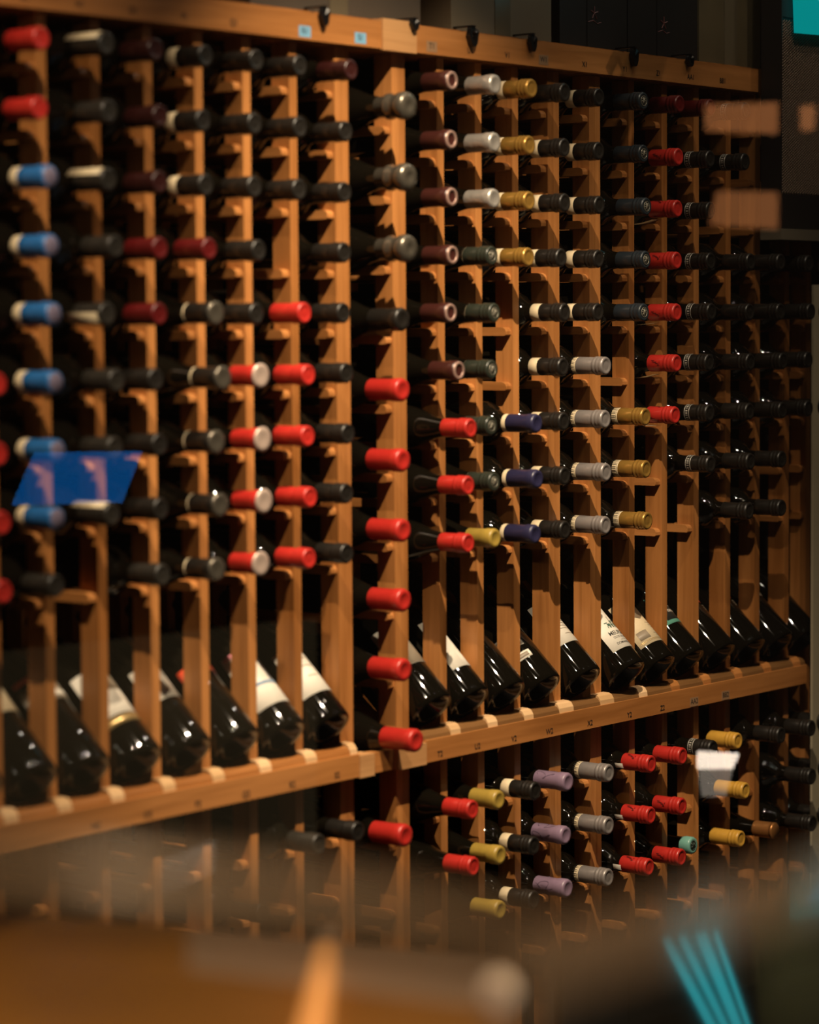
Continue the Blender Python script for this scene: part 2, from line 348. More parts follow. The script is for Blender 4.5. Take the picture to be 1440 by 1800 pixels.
# type: (colour word, foil, shape, capsule length, capsule kind, extras)
TY = {
 'red': ('bright red', 'red', 'bordeaux', .058, 'std', ()), 'red_long': ('bright red', 'red', 'burgundy', .058, 'std', ()),
 'red_print': ('printed red', 'red', 'bordeaux', .056, 'std', ('mark',)),
 'red_tag': ('printed red', 'red', 'bordeaux', .056, 'std', ('mark', 'slip')), 'red_disc': ('white-ended red', 'red', 'bordeaux', .050, 'plain', ('disc',)),
  'vdred': ('very dark red', 'vdred', 'bordeaux', .058, 'std', ()),
 'dred': ('dark red', 'dred', 'bordeaux', .058, 'std', ()), 'maroon': ('maroon', 'maroon', 'burgundy', .052, 'plain', ('rim',)),
 'blue': ('blue', 'blue', 'bordeaux', .050, 'std', ('band', 'lightend')), 'black': ('black', 'black', 'bordeaux', .055, 'std', ()),
 'display': ('black', 'black', 'display', .05, 'std', ()),
 'black_band': ('cream-banded black', 'black', 'bordeaux', .046, 'std', ('band',)), 'black_end': ('silver-ended black', 'black', 'burgundy', .048, 'plain', ('band', 'disc2')),
 'grey': ('charcoal', 'grey', 'bordeaux', .055, 'std', ()), 'strip': ('cream-striped dark', 'grey', 'bordeaux', .055, 'std', ('strip',)),
 'green': ('dark green', 'green', 'burgundy', .050, 'std', ('band', 'emblem')), 'navy': ('navy', 'navy', 'bordeaux', .056, 'plain', ('band',)),
 'slate': ('slate blue', 'slate', 'bordeaux', .056, 'std', ('emblem',)), 'silver': ('silver', 'silver', 'bordeaux', .056, 'std', ('band', 'bars')),
 'silver2': ('crinkled silver', 'silver2', 'burgundy', .066, 'plain', ()), 'gold': ('gold', 'gold', 'bordeaux', .052, 'std', ('band', 'bars')),
 'gold_plain': ('shiny gold', 'gold', 'bordeaux', .050, 'std', ('band',)),
 'lilac': ('lilac', 'lilac', 'bordeaux', .064, 'plain', ('scrawl',)), 'yellow': ('yellow', 'yellow', 'bordeaux', .062, 'std', ()),
 'olive': ('olive yellow', 'olive', 'burgundy', .060, 'plain', ()), 'teal': ('pale teal', 'teal', 'burgundy', .022, 'plain', ('emblem',)),
 'copper': ('ribbed copper', 'copper', 'burgundy', .044, 'screw', ()), 'ringed': ('white-ringed black', 'black', 'bordeaux', .050, 'std', ('rings',)),
 'champ': ('pewter', 'champ', 'magnum', .115, 'champ', ()), 'mag_black': ('glossy black', 'black', 'magnum', .060, 'plain', ()),
 'mag_red': ('bright red', 'red', 'magnum', .066, 'plain', ()),
}
def make_bottle(ty, loc, yaw=0.0, pitch=0.0, roll=0.0, label='', group='', name='wine_bottle', tilt=math.pi / 2, front=None, bare=False):
    word, fo, shape, ln, ck, ex = TY[ty]
    L, prof = SHAPES[shape]
    t = empty(name, loc, label, 'bottle', group)
    t.rotation_mode = 'XYZ'
    mtx = Matrix.Rotation(yaw, 4, 'Z') @ Matrix.Rotation(tilt + pitch, 4, 'X') @ Matrix.Rotation(roll, 4, 'Z')
    t.rotation_euler = mtx.to_euler()
    new_obj('glass_body', cached(('b', shape), lambda: mesh('glass_body', lathe(prof, 40), M['glass'], True)), t)
    rc = 0.0177 if shape == 'magnum' else 0.0153
    c = new_obj('capsule', cached(('c', ty), lambda: mesh('capsule', lathe(capsule_prof(L, ln, rc, ck), 36), FO[fo], True)), t)
    c['label'] = word + ' foil capsule'
    zb = L - ln
    def add(nm, fn, mat, parent=t, smooth=True, lab=None):
        o = new_obj(nm, cached((nm, ty, mat.name), lambda: mesh(nm, fn(), mat, smooth)), parent)
        if lab: o['label'] = lab
        return o
    if 'band' in ex:
        nb = add('neck_label', lambda: ring(rc - .0003, zb - .018, zb - .0003), M['cream'], lab='cream neck band')
        if 'bars' in ex:
            def bars():
                bm = bmesh.new()
                for i in range(14):
                    a = i * 2 * math.pi / 14
                    for da, z0, z1 in ((0, .0035, .0145), (.18, .0035, .0145)):
                        lathe([(rc + .0004, zb - .018 + z0), (rc + .0005, zb - .018 + z1)], 2, a + da, a + da + .07, bm)
                    lathe([(rc + .0004, zb - .0165), (rc + .0005, zb - .0155)], 3, a, a + .35, bm)
                    lathe([(rc + .0004, zb - .0025), (rc + .0005, zb - .0015)], 3, a, a + .35, bm)
                return bm
            add('printed_bars', bars, M['ink'], nb)
    if 'rings' in ex:
        for q in (.003, .0125): new_obj('white_ring', cached(('wr', q), lambda: mesh('white_ring', ring(rc + .0001, zb + q, zb + q + .0011), M['silverline'], True)), c)
        me = cached('wrt', lambda: wr_text(zb))
        new_obj('ring_print', me, c)
    if 'strip' in ex: add('paper_strip', lambda: patch(rc + .0016, zb - .012, L - .004, 1.75, 2.65, 8), M['cream'], lab='cream paper strip')
    if 'disc' in ex: add('end_disc', lambda: lathe([(.0185, L + .0005), (.0185, L + .003), (.013, L + .0036), (.007, L + .0022), (0, L + .002)], 32), M['disc'], lab='pale end disc')
    if 'disc2' in ex: add('end_disc', lambda: lathe([(.0172, L + .0005), (.0172, L + .003), (.013, L + .0036), (.008, L + .0022), (0, L + .002)], 32), FO['champ'], lab='pewter end disc')
    if 'rim' in ex: add('end_ring', lambda: lathe([(.0150, L + .0006), (.0142, L + .0024), (.0102, L + .0024), (.0094, L + .0008)], 32), M['rim'], lab='pale embossed end ring')
    if 'lightend' in ex: add('end_disc', lambda: lathe([(.0130, L + .001), (.012, L + .0022), (0, L + .0022)], 32), M['mauve'], lab='pale mauve end disc')
    if 'emblem' in ex:
        def emb():
            bm = lathe([(.0092, L + .0006), (.0092, L + .0014), (.0082, L + .0014), (.0082, L + .0006)], 28)
            for k in range(4):
                a = k * math.pi / 4
                d = Vector((math.cos(a), math.sin(a), 0)) * .0068
                tube(bm, [(-d.x, -d.y, L + .0012), (d.x, d.y, L + .0012)], .0008, 6)
            return bm
        add('end_emblem', emb, M['emblem'] if ty != 'teal' else FO['green'])
    if 'mark' in ex:
        add('printed_mark', lambda: marks(rc + .0005, zb), M['mark'], c)
    if 'slip' in ex:
        add('barcode_slip', lambda: patch(rc + .0003, zb - .022, zb + .004, 3.2, 3.85, 6), M['white'])
    if 'scrawl' in ex:
        def scr():
            bm = bmesh.new()
            for a0, ph in ((-2.6, 0), (-1.2, 2), (.3, 1), (1.8, 3)):
                pts = []
                for i in range(26):
                    u = i / 25
                    a = a0 + .42 * math.sin(u * 9 + ph) + .25 * u; z = zb + .006 + .034 * u + .006 * math.sin(u * 13 + ph)
                    pts.append(((rc + .0003) * math.cos(a), (rc + .0003) * math.sin(a), z))
                tube(bm, pts, .00035, 5)
            return bm
        add('scrawled_print', scr, M['scrawl'], c)
    if front: front(t)
    return t
def wr_text(zb):
    bm = bmesh.new()
    for i in range(22):
        a = i * 2 * math.pi / 22
        lathe([(.0156, zb + .0062), (.01565, zb + .0105)], 2, a, a + (.16 if i % 3 else .09), bm)
    return mesh('ring_print', bm, M['silverline'])
def marks(r, zb):
    bm = bmesh.new()
    for a0 in (-2.1, -.1, 1.9):
        for i, (dz, w_, h_) in enumerate(((.010, .10, .006), (.014, .12, .007), (.019, .09, .006), (.023, .14, .004), (.012, .3, .0012), (.027, .2, .0012))):
            a = a0 + (i % 4) * .16
            lathe([(r, zb + dz), (r + .0001, zb + dz + h_)], 3, a, a + w_, bm)
    return mesh('printed_mark', bm, M['mark']) and bm if False else bm
M['disc'] = P('pale_disc', (0.45, 0.34, 0.28), 0.3, 0.3, bump=0.3, nscale=150)
M['rim'] = P('pale_embossing', (0.32, 0.20, 0.16), 0.4, 0.3)
M['mauve'] = P('mauve_disc', (0.17, 0.14, 0.20), 0.35)
M['emblem'] = P('grey_embossing', (0.24, 0.22, 0.17), 0.35, 0.4)
M['mark'] = P('dark_red_print', (0.10, 0.004, 0.004), 0.5)
M['scrawl'] = P('dark_purple_print', (0.05, 0.028, 0.06), 0.5)

ORD = ['top', 'second', 'third', 'fourth', 'fifth', 'sixth', 'seventh', 'eighth', 'ninth', 'tenth', 'eleventh', 'twelfth']
def colword(k):
    if k < 7: n = 7 - k; return ('first' if n == 1 else ORD[n - 1]) + ' column left of wide column'
    n = k - 7; return ('first' if n == 1 else ORD[n - 1]) + ' column right of wide column'
def scale_px(k): return 905 - (bay(k)[2] - 2.69) * 60
TIPX = {-1: -4, 0: 93, 1: 187, 2: 279, 3: 368, 4: 453, 5: 534, 6: 614, 7: 708, 8: 795, 9: 861, 10: 926, 11: 989, 12: 1060, 13: 1129, 14: 1187, 15: 1243, 16: 1299, 17: 1352, 18: 1403, 19: 1453}
UP = [(-1, (5, 6, 7, 8), 'red', 8), (0, (0, 1), 'red', 88), (0, (2, 3, 4, 5, 6, 7), 'blue', 101), (0, (8,), 'grey', 97),
      (1, (0, 2, 4, 7), 'strip', 200), (1, (1, 3, 5, 6), 'grey', 208),
      (2, (0, 1, 2), 'vdred', 289), (2, (3,), 'dred', 289), (2, (4,), 'dred', 290), (2, (5, 6, 7), 'black', 283), (2, (8,), 'grey', 288),
      (3, (0, 1, 2), 'black_band', 368), (3, (3,), 'dred', 374), (3, (4,), 'black_end', 378), (3, (5,), 'black_end', 394), (3, (6, 7, 8), 'black_end', 383),
      (4, (0, 1, 2, 3, 4), 'black', 456), (4, (5, 6, 7, 8), 'red_disc', 460),
      (5, (0, 1, 2), 'black', 534), (5, (4, 5, 6, 7, 8), 'red', 543),
      (6, (0,), 'vdred', 622), (6, (1, 2, 3, 4, 5, 6, 7, 8), 'black', 611),
      (8, (0, 1, 2, 3, 4), 'maroon', 797), (8, (5,), 'maroon', 804), (8, (6, 7, 8), 'red_long', 826),
      (9, (0, 1, 2), 'silver2', 874), (9, (3, 4, 5, 6, 7), 'green', 867), (9, (8,), 'olive', 871),
      (10, (0, 1, 2, 3), 'gold_plain', 935), (10, (6, 7, 8), 'navy', 944),
      (11, (0,), 'black', 992), (11, (1, 2, 3, 4, 5, 6, 7, 8), 'black_band', 993),
      (12, (0, 1, 2, 3, 4), 'black_band', 1055), (12, (5, 6, 7, 8), 'silver', 1064),
      (13, (0, 1, 2, 3, 4), 'slate', 1134), (13, (6, 7, 8), 'gold', 1134),
      (14, (0,), 'dred', 1194), (14, (1, 2, 3, 4, 5, 6), 'red_print', 1190), (15, (0,), 'dred', 1248), (15, (1, 2, 3, 4, 5, 6, 7), 'ringed', 1248),
      (16, (0, 1), 'ringed', 1308), (16, (3, 4, 5, 6, 7, 8), 'black', 1318), (17, (3, 4, 5, 6, 7, 8), 'black', 1373), (18, (3, 4, 5, 6), 'black', 1420), (19, (3, 4, 6), 'black', 1450)]
LO = [(4, (1,), 'black', 460), (5, (0,), 'grey', 556), (6, (0,), 'black', 622), (8, (0, 1), 'red_long', 829), (9, (0, 1, 2), 'olive', 874), (10, (0, 1, 2), 'black_band', 938),
      (11, (0, 1, 2), 'lilac', 995), (12, (0, 1, 2), 'silver', 1070), (13, (0, 1, 2), 'red_tag', 1140), (14, (0, 1, 2), 'red_print', 1197), (15, (0,), 'ringed', 1254),
      (15, (2,), 'teal', 1221), (16, (0,), 'yellow', 1300), (16, (1,), 'yellow', 1313), (16, (2,), 'yellow', 1303), (17, (0,), 'black', 1375), (17, (2,), 'copper', 1360),
      (18, (0, 1, 2), 'black', 1428), (19, (0, 1, 2), 'black', 1458)]
for table, lower in ((UP, False), (LO, True)):
    for k, rows, ty, tip in table:
        for r_ in rows:
            c = bay(k)[2]; L = SHAPES[TY[ty][2]][0]
            z = zrow(KLOW + r_ if lower else r_)
            prot = 0.06 + (tip - TIPX[k]) / scale_px(k) + rnd.uniform(-.003, .003)
            ybase = L - prot
            word = TY[ty][0]
            if lower: lab = f"{word} foiled bottle, {('first' if r_ == 0 else ORD[r_])} row below the ledge, {colword(k)}"
            else: lab = f"{word} foiled bottle, {ORD[r_]} row, {colword(k)}"
            dx = rnd.uniform(-.0015, .0015)
            make_bottle(ty, (c + dx, ybase, z + rnd.uniform(-.0006, .0006)), yaw=rnd.uniform(-.012, .012), pitch=0,
                        roll=rnd.uniform(-.15, .15) + (1.3 if ty == 'strip' and r_ == 4 else 0) if 'strip' in TY[ty][5] or 'slip' in TY[ty][5] else rnd.uniform(0, 6.28), label=lab, group=f'bottles with {word} foil')
M7 = [(i, ty) for i, ty in enumerate(['champ', 'champ', 'champ', 'mag_black', 'mag_red', 'mag_red', 'mag_red', 'mag_red', 'mag_red', 'mag_red'])]
for i, ty in M7 + [(10, 'mag_red')]:
    z = zrow(0.51 + 1.2 * i) if i < 10 else zrow(12.98)
    prot = {3: .063, 9: .085}.get(i, .078 if i < 3 else .062)
    L = SHAPES['magnum'][0]
    lab = f"large {TY[ty][0]} foiled bottle, {ORD[i]} one down in the wide column"
    if i == 10: lab = 'large bright red foiled bottle in the wide column, below the ledge rail'
    make_bottle(ty, (bay(7)[2], L - prot, z), roll=rnd.uniform(0, 6), label=lab, group='large bottles in the wide column', name='magnum_bottle' if ty != 'champ' else 'champagne_bottle')

# ------------------------------------------------------------------ slanted display bottles
DZ = [0.0]
def lab_patch(t, z0, z1, half, mat, nm='front_label', r=.0418, off=0.0, parent=None, label=None):
    o = new_obj(nm, mesh(nm, patch(r, z0, z1, -math.pi / 2 - half + off, -math.pi / 2 + half + off, 24), mat, True), parent or t)
    if parent is None and 'category' in t: o.location.z = DZ[0]
    if label: o['label'] = label
    return o
def txt(parent, s, size, z, a=-math.pi / 2, sx=1.0, mat=None, r=.04225):
    me = wrap_text(s, size, r, z, a, sx)
    if mat: me.materials.clear(); me.materials.append(mat)
    return new_obj('label_print', me, parent)
M['brown'] = P('brown_print', (0.16, 0.115, 0.07), 0.6); M['greenink'] = P('green_print', (0.045, 0.10, 0.07), 0.6)
M['tealink'] = P('teal_print', (0.14, 0.40, 0.30), 0.5); M['blackpaper'] = P('black_paper', (0.02, 0.022, 0.02), 0.5)
M['bluep'] = P('blue_print', (0.16, 0.24, 0.34), 0.5); M['redp'] = P('orange_red_print', (0.55, 0.06, 0.02), 0.5); M['greyp'] = P('grey_paper', (0.26, 0.21, 0.15), 0.5)
M['pink'] = P('pink_print', (0.55, 0.18, 0.22), 0.5); M['goldp'] = P('gold_print', (0.55, 0.38, 0.16), 0.3, 0.7)
def lines(p_, zs, half=.35, mat=None, a=0.0, h=.0012):
    for z, hw in zs: lab_patch(p_, z, z + h, hw, mat or M['brown'], 'label_print', .0420, a, p_)
def f_cream(t): lab_patch(t, .062, .165, 1.1, M['cream'], label='cream paper label')
def f_white(t): lab_patch(t, .058, .150, 1.0, M['white'], label='plain white label')
def f_neckonly(t):
    a = lab_patch(t, .118, .150, 1.2, M['greyp'], label='small grey label'); lab_patch(t, .124, .134, 1.2, M['white'], 'label_stripe', .0421, 0, a); lab_patch(t, .160, .168, 1.2, M['redp'], 'red_stripe', .0412)
def f_whitegold(t):
    a = lab_patch(t, .066, .150, 1.15, M['white'], label='white label'); lab_patch(t, .050, .064, 1.15, M['goldp'], 'gold_band'); lab_patch(a, .110, .149, .42, M['greyp'], 'label_panel', .0421, .2, a)
def f_halfwhite(t):
    a = lab_patch(t, .088, .150, .95, M['white'], label='white label'); lines(a, [(.100, .2), (.104, .25)], mat=M['goldp'])
def f_reddark(t): lab_patch(t, .122, .140, 1.1, M['redp'], label='small dull red label'); 
def f_blue(t):
    a = lab_patch(t, .050, .158, 1.1, M['white'], label='white label with blue print')
    lab_patch(a, .088, .094, 1.0, M['bluep'], 'blue_stripe', .0421, 0, a); lab_patch(a, .094, .140, .07, M['bluep'], 'blue_stripe', .0421, .35, a); lab_patch(a, .150, .158, 1.0, M['pink'], 'pink_stripe', .0421, 0, a)
def f_letter(t):
    a = lab_patch(t, .052, .142, 1.05, M['white'], label='off-white label'); lines(a, [(.120, .3), (.104, .36), (.084, .3)], mat=M['greyp'], h=.0018)
def f_grey(t):
    a = lab_patch(t, .070, .150, 1.15, M['white'], label='white label'); lab_patch(a, .0705, .149, .7, M['greyp'], 'label_panel', .0421, .1, a)
def f_tornwhite(t):
    a = lab_patch(t, .062, .165, .62, M['white'], off=-.15, label='white label with a wavy edge'); lab_patch(t, .062, .10, .5, M['white'], 'label_corner', .0418, .45)
def f_none(t): lab_patch(t, .140, .152, .5, M['greyp'], label='small dark label far up the bottle')
def f_small(t):
    for z0, z1 in ((.064, .078), (.090, .120)):
        a = lab_patch(t, z0, z1, .62, M['white'], off=-.95, label='small white label'); lab_patch(a, z0 + .003, z1 - .003, .5, M['greyp'], 'label_panel', .0421, -.95, a)
def f_text(t):
    a = lab_patch(t, .058, .150, 1.05, M['white'], label='white label with fine print')
    lines(a, [(.128, .5), (.122, .6), (.112, .35), (.106, .45), (.100, .45), (.094, .4), (.088, .42), (.076, .3)], h=.0011)
def f_meursault(t):
    a = lab_patch(t, .046, .148, 1.15, M['white'], label='white label with a green drawing and MEURSAULT')
    def draw():
        bm = bmesh.new(); rr = .04215
        def q(a0, a1, z0, z1): lathe([(rr, z0 - .016), (rr, z1 - .016)], 6, -math.pi / 2 + a0, -math.pi / 2 + a1, bm)
        q(-.55, .55, .108, .1125); q(-.5, -.3, .1125, .118); q(-.28, -.1, .1125, .1155); q(-.05, .15, .1125, .120); q(.22, .5, .1125, .117)
        q(-.20, -.16, .116, .134); q(-.235, -.125, .1155, .124); q(.30, .34, .115, .126); q(-.62, -.42, .119, .121); q(-.1, .12, .122, .125); q(.1, .35, .119, .1215)
        return bm
    new_obj('village_drawing', mesh('village_drawing', draw(), M['greenink']), a)
    txt(a, 'MEURSAULT', .0125, .0800, sx=.95); txt(a, 'CLOS DE MAZERAY', .0066, .0705); txt(a, 'DOMAINE JACQUES', .0070, .0570)
    lines(a, [(.0645, .3), (.0625, .4)], mat=M['brown'], h=.0006)
def f_hex(t):
    a = lab_patch(t, .050, .150, 1.15, M['cream'], label='cream label with a brown shield')
    def hexa():
        bm = bmesh.new(); pts = [(-.75, .148), (.45, .148), (.45, .118), (-.1, .104), (-.75, .118)]
        n = 14
        for i in range(n):
            a0 = -.75 + 1.2 * i / n; a1 = -.75 + 1.2 * (i + 1) / n
            def zl(a_): return .104 + .014 * abs(a_ + .15) / .6
            vs = [bm.verts.new((.0422 * math.cos(-math.pi / 2 + a_), .0422 * math.sin(-math.pi / 2 + a_), z)) for a_, z in ((a0, zl(a0)), (a1, zl(a1)), (a1, .147), (a0, .147))]
            bm.faces.new(vs)
        return bm
    new_obj('brown_shield', mesh('brown_shield', hexa(), M['brown']), a)
    lines(a, [(.055, 1.1), (.0575, 1.1)], mat=M['goldp'], h=.0009); lines(a, [(.094, .4), (.088, .3), (.083, .22), (.076, .12), (.069, .35), (.064, .2)], a=.35, h=.0013, mat=M['greyp'])
    lab_patch(a, .062, .080, .28, M['greyp'], 'label_panel', .0421, -.62, a)
def f_teal(t):
    a = lab_patch(t, .084, .152, 1.0, M['tealink'], label='black label framed in teal'); b = lab_patch(a, .092, .148, .72, M['blackpaper'], 'label_panel', .0421, 0, a)
    txt(a, 'TOSCANA', .0085, .112, mat=M['white'], r=.0426); lines(a, [(.105, .35), (.100, .3)], mat=M['greyp'], h=.001)
    for da in (-.3, -.1, .1): lab_patch(a, .124, .134, .05, M['white'], 'label_print', .0424, da, a)
def f_dark(t):
    lab_patch(t, .128, .134, .8, M['redp'], label='thin orange-red stripe'); 
    for z in (.108, .113, .118): lab_patch(t, z, z + .0022, .22, M['greyp'], 'label_print', .0418, .15)
def f_faint(t): lab_patch(t, .120, .136, .5, M['greyp'], label='dark worn label')
DISP = [(-1, f_cream, 'plain cream label at far left edge'), (0, f_cream, 'large cream label'), (1, f_neckonly, 'small grey and white stripe label high up'), (2, f_whitegold, 'white label above a gold band'),
        (3, f_halfwhite, 'short white label'), (4, f_reddark, 'no front label but a dull red stripe'), (5, f_blue, 'white label with blue lines'), (6, f_letter, 'off-white label beside the wide column'),
        (8, f_grey, 'grey and white label'), (9, f_tornwhite, 'narrow white wavy label'), (10, f_none, 'bare black glass'), (11, f_small, 'two small white labels at its side'),
        (12, f_text, 'white label of fine print'), (13, f_meursault, 'green village drawing and MEURSAULT label'), (14, f_hex, 'cream label with brown shield'), (15, f_teal, 'teal-framed black label'),
        (16, f_dark, 'orange-red stripe, below the BB1 column'), (17, f_dark, 'orange-red stripe, third from right end of ledge'), (18, f_faint, 'worn dark label, second from right end'), (19, f_faint, 'worn dark label, at right end of ledge')]
a42 = R(43.5)
SH = {-1: .043, 0: .043, 1: -.004, 2: .005, 3: -.003, 4: 0, 5: -.007, 6: -.002, 8: .005, 9: -.010, 10: 0, 11: -.012, 12: .008, 13: -.009, 14: -.013, 15: -.014, 16: -.02, 17: -.02, 18: -.02, 19: -.02}
for k, fn, word in DISP:
    DZ[0] = SH[k]
    c = bay(k)[2]
    # centre of the base disc; the axis climbs 42 degrees into the rack
    y0, z0 = {13: -0.026, 14: -0.021}.get(k, -0.015), 0.0810
    make_bottle('display', (c, y0, z0 - (0.0008)), tilt=-(math.pi / 2 - a42), roll={13: .25, 12: .2, 14: .12, 15: .25, 9: .15, 16: .3, 17: .25}.get(k, 0) + rnd.uniform(-.05, .05), label=f'dark bottle slanting on the ledge, {word}', group='slanted bottles on the display ledge', front=fn)

# ------------------------------------------------------------------ shelf tags by the red bottles
for r_, dz in ((2, 0), (4, 0), (5, 0), (6, 0)):
    z = zrow(r_) - 0.0195
    bm = bmesh.new(); c = bay(14)[2]; n = 8; a = []; b = []
    for i in range(n + 1):
        u = i / n; y = -0.045 + 0.075 * u; zz = z - 0.004 * math.sin(u * 2.2) * (r_ % 3)
        a.append(bm.verts.new((c - 0.024, y + .02, zz))); b.append(bm.verts.new((c + 0.004, y + .02, zz + .0006)))
    for i in range(n): bm.faces.new((a[i], b[i], b[i + 1], a[i + 1]))
    bmesh.ops.solidify(bm, geom=bm.faces[:], thickness=0.0006)
    tag(new_obj('paper_tag', mesh('paper_tag', bm, M['cream'])), f'cream paper slip under the {ORD[r_]} row bottle in the red-foiled right column', 'paper', 'paper slips under red bottles')

# ------------------------------------------------------------------ boxes on the rack
ZB = HT + 0.0485
def crate(x0, x1, mat, label, name, h=0.32, emb=False, y=0.012, stripes=0):
    t = empty(name, ((x0 + x1) / 2, y + .14, ZB), label, 'box')
    w_ = (x1 - x0) / 2
    boxes('box_body', [(-w_, w_, -.14, .14, 0, h)], mat, t, 0.003)
    boxes('box_lid', [(-w_ - .001, w_ + .001, -.1415, .1415, h + .0002, h + .012)], mat, t, 0.002)
    boxes('edge_tape', [(-.022, .022, -.1412, -.1402, 0.0, h)], M['tape'] if mat is not M['card_dark'] else M['card_dark'], t, 0)
    if emb:
        def q():
            bm = bmesh.new()
            for a_ in range(5):
                an = a_ * 2 * math.pi / 5 + .3
                tube(bm, [(0, -.1415, .062), (.012 * math.cos(an), -.1415, .062 + .012 * math.sin(an))], .0012, 6)
            tube(bm, [(-.02, -.1415, .045), (-.004, -.1415, .049), (.008, -.1415, .044), (.02, -.1415, .047)], .0008, 6)
            return bm
        new_obj('printed_emblem', mesh('printed_emblem', q(), M['emb']), t)
    return t
M['tape'] = P('packing_tape', (0.13, 0.105, 0.065), 0.25); M['emb'] = P('dull_red_print', (0.16, 0.05, 0.045), 0.5)
card = P('olive_brown_cardboard', (0.15, 0.118, 0.072), 0.7, noise=0.25, nscale=6)
card2 = P('faded_cardboard', (0.11, 0.085, 0.045), 0.45, noise=0.5, nscale=9)
X = lambda px, y=0.012: on_y(px, 30, y).x
crate(X(440), X(739), P('dark_brown_cardboard', (0.07, 0.052, 0.034), 0.7, noise=0.3, nscale=6), 'dark brown cardboard wine case on rack top, left of the others', 'wine_case')
crate(X(793), X(969), card, 'olive-brown cardboard wine case on top of the rack near centre', 'wine_case')
crate(X(984), X(1102), M['card_dark'], 'black wine case with small emblem, beside the olive-brown case', 'wine_case', emb=True)
crate(X(1104), X(1226), M['card_dark'], 'black wine case with small emblem, beside the faded tan case', 'wine_case', emb=True)
crate(X(1229), X(1337), card2, 'faded tan cardboard case at right end of the rack top', 'wine_case')
for i, (px, py, hh) in enumerate(((570, 28, .030), (728, 40, .020), (831, 62, .034), (936, 76, .030), (1115, 90, .034), (1213, 97, .022))):
    p_ = on_y(px, py, -0.026)
    bm = bmesh.new()
    wv = .010 if i != 2 else .013; zt = HT + .053
    n = 18; ri = []
    for j in range(n):
        a = 2 * math.pi * j / n
        ri.append((wv * math.cos(a) * (1 if math.sin(a) > 0 else .8), math.sin(a)))
    cz = zt - hh / 2
    pts = [(x_, 0.0 if s < .7 else .003, cz + s * hh / 2) for x_, s in ri]
    A = [bm.verts.new((x_, y_ - .004, z_)) for x_, y_, z_ in pts]; B = [bm.verts.new((x_, y_ + .004, z_)) for x_, y_, z_ in pts]
    k_ = .52 if i in (2, 5) else .2
    A2 = [bm.verts.new((x_ * k_, y_ - .004, cz + (z_ - cz) * k_)) for x_, y_, z_ in pts]; B2 = [bm.verts.new((x_ * k_, y_ + .004, cz + (z_ - cz) * k_)) for x_, y_, z_ in pts]
    for j in range(n):
        q = (j + 1) % n
        for f in ((A[j], A[q], A2[q], A2[j]), (B[q], B[j], B2[j], B2[q]), (A[q], A[j], B[j], B[q]), (A2[j], A2[q], B2[q], B2[j])): bm.faces.new(f)
    box(bm, -.004, .004, -.003, .045, zt - .001, zt + .0015)
    bmesh.ops.recalc_face_normals(bm, faces=bm.faces)
    o = new_obj('strap_loop', mesh('strap_loop', bm, M['strap'], False)); o.location = (p_.x, -0.0265, 0.0)
    tag(o, ['black strap loop hanging over the header rail below the dark brown case', 'small black strap loop above the pale joining block', 'open black strap ring hanging beside the T1 code', 'black strap loop hanging right above the W1 code',
            'wide black strap loop hanging between the Y1 and Z1 codes', 'narrow black strap loop above the AA1 code'][i], 'strap', 'black strap loops over the header rail')

# ------------------------------------------------------------------ honeycomb cabinet and screen at the right end
y1 = -0.075
xa = on_y(1374, 200, y1).x; zb_ = on_y(1400, 402, y1).z; xb = 4.90
t = empty('mesh_cabinet', (xa, y1, zb_), 'black cabinet with honeycomb wire front at upper right', 'cabinet')
boxes('cabinet_body', [(0, xb - xa, 0.006, 0.045, 0, .62)], M['card_dark'], t, .002)
boxes('cabinet_rim', [(0, xb - xa, 0, 0.006, 0, .065), (0, xb - xa, 0, 0.006, .40, .62), (0, .004, 0, .006, .065, .40)], M['card_dark'], t, .001)
boxes('ledge', [(-.01, xb - xa, -.006, 0.04, -.022, -.001)], P('grey_ledge', (0.12, 0.10, 0.07), 0.5), t, .002)
def honey():
    bm = bmesh.new(); s = .0032; w_ = xb - xa - .006
    nx = int(w_ / (1.5 * s)); nz = int(.33 / (math.sqrt(3) * s))
    for i in range(nx):
        for j in range(nz):
            cx_ = .006 + i * 1.5 * s + s; cz_ = .068 + j * math.sqrt(3) * s + (s * .866 if i % 2 else 0)
            o_ = []; n_ = []
            for q in range(6):
                a = q * math.pi / 3
                o_.append(bm.verts.new((cx_ + s * math.cos(a), 0.002, cz_ + s * math.sin(a)))); n_.append(bm.verts.new((cx_ + s * .74 * math.cos(a), 0.0012, cz_ + s * .74 * math.sin(a))))
            for q in range(6): bm.faces.new((o_[q], o_[(q + 1) % 6], n_[(q + 1) % 6], n_[q]))
    bmesh.ops.recalc_face_normals(bm, faces=bm.faces)
    return bm
new_obj('honeycomb_mesh', mesh('honeycomb_mesh', honey(), P('honeycomb_wire', (0.20, 0.13, 0.08), 0.45, 0.2)), t)
def slab(name, pts, n, th, mat, parent=None):
    bm = bmesh.new(); n = Vector(n).normalized() * th
    a = [bm.verts.new(Vector(p_)) for p_ in pts]; b = [bm.verts.new(Vector(p_) + n) for p_ in pts]
    k = len(pts); bm.faces.new(a); bm.faces.new(b[::-1])
    for i in range(k): bm.faces.new((a[i], b[i], b[(i + 1) % k], a[(i + 1) % k]))
    bmesh.ops.recalc_face_normals(bm, faces=bm.faces)
    return new_obj(name, mesh(name, bm, mat), parent)
ys = -0.095
scr = slab('teal_screen', [on_y(1404, -60, ys), on_y(1480, -60, ys), on_y(1480, 63, ys), on_y(1408, 57, ys)], (0, 1, 0), .015, P('teal_lit_screen', (0, 0.02, 0.02), 0.3, emis=((0.0, 0.40, 0.40), 0.62)))
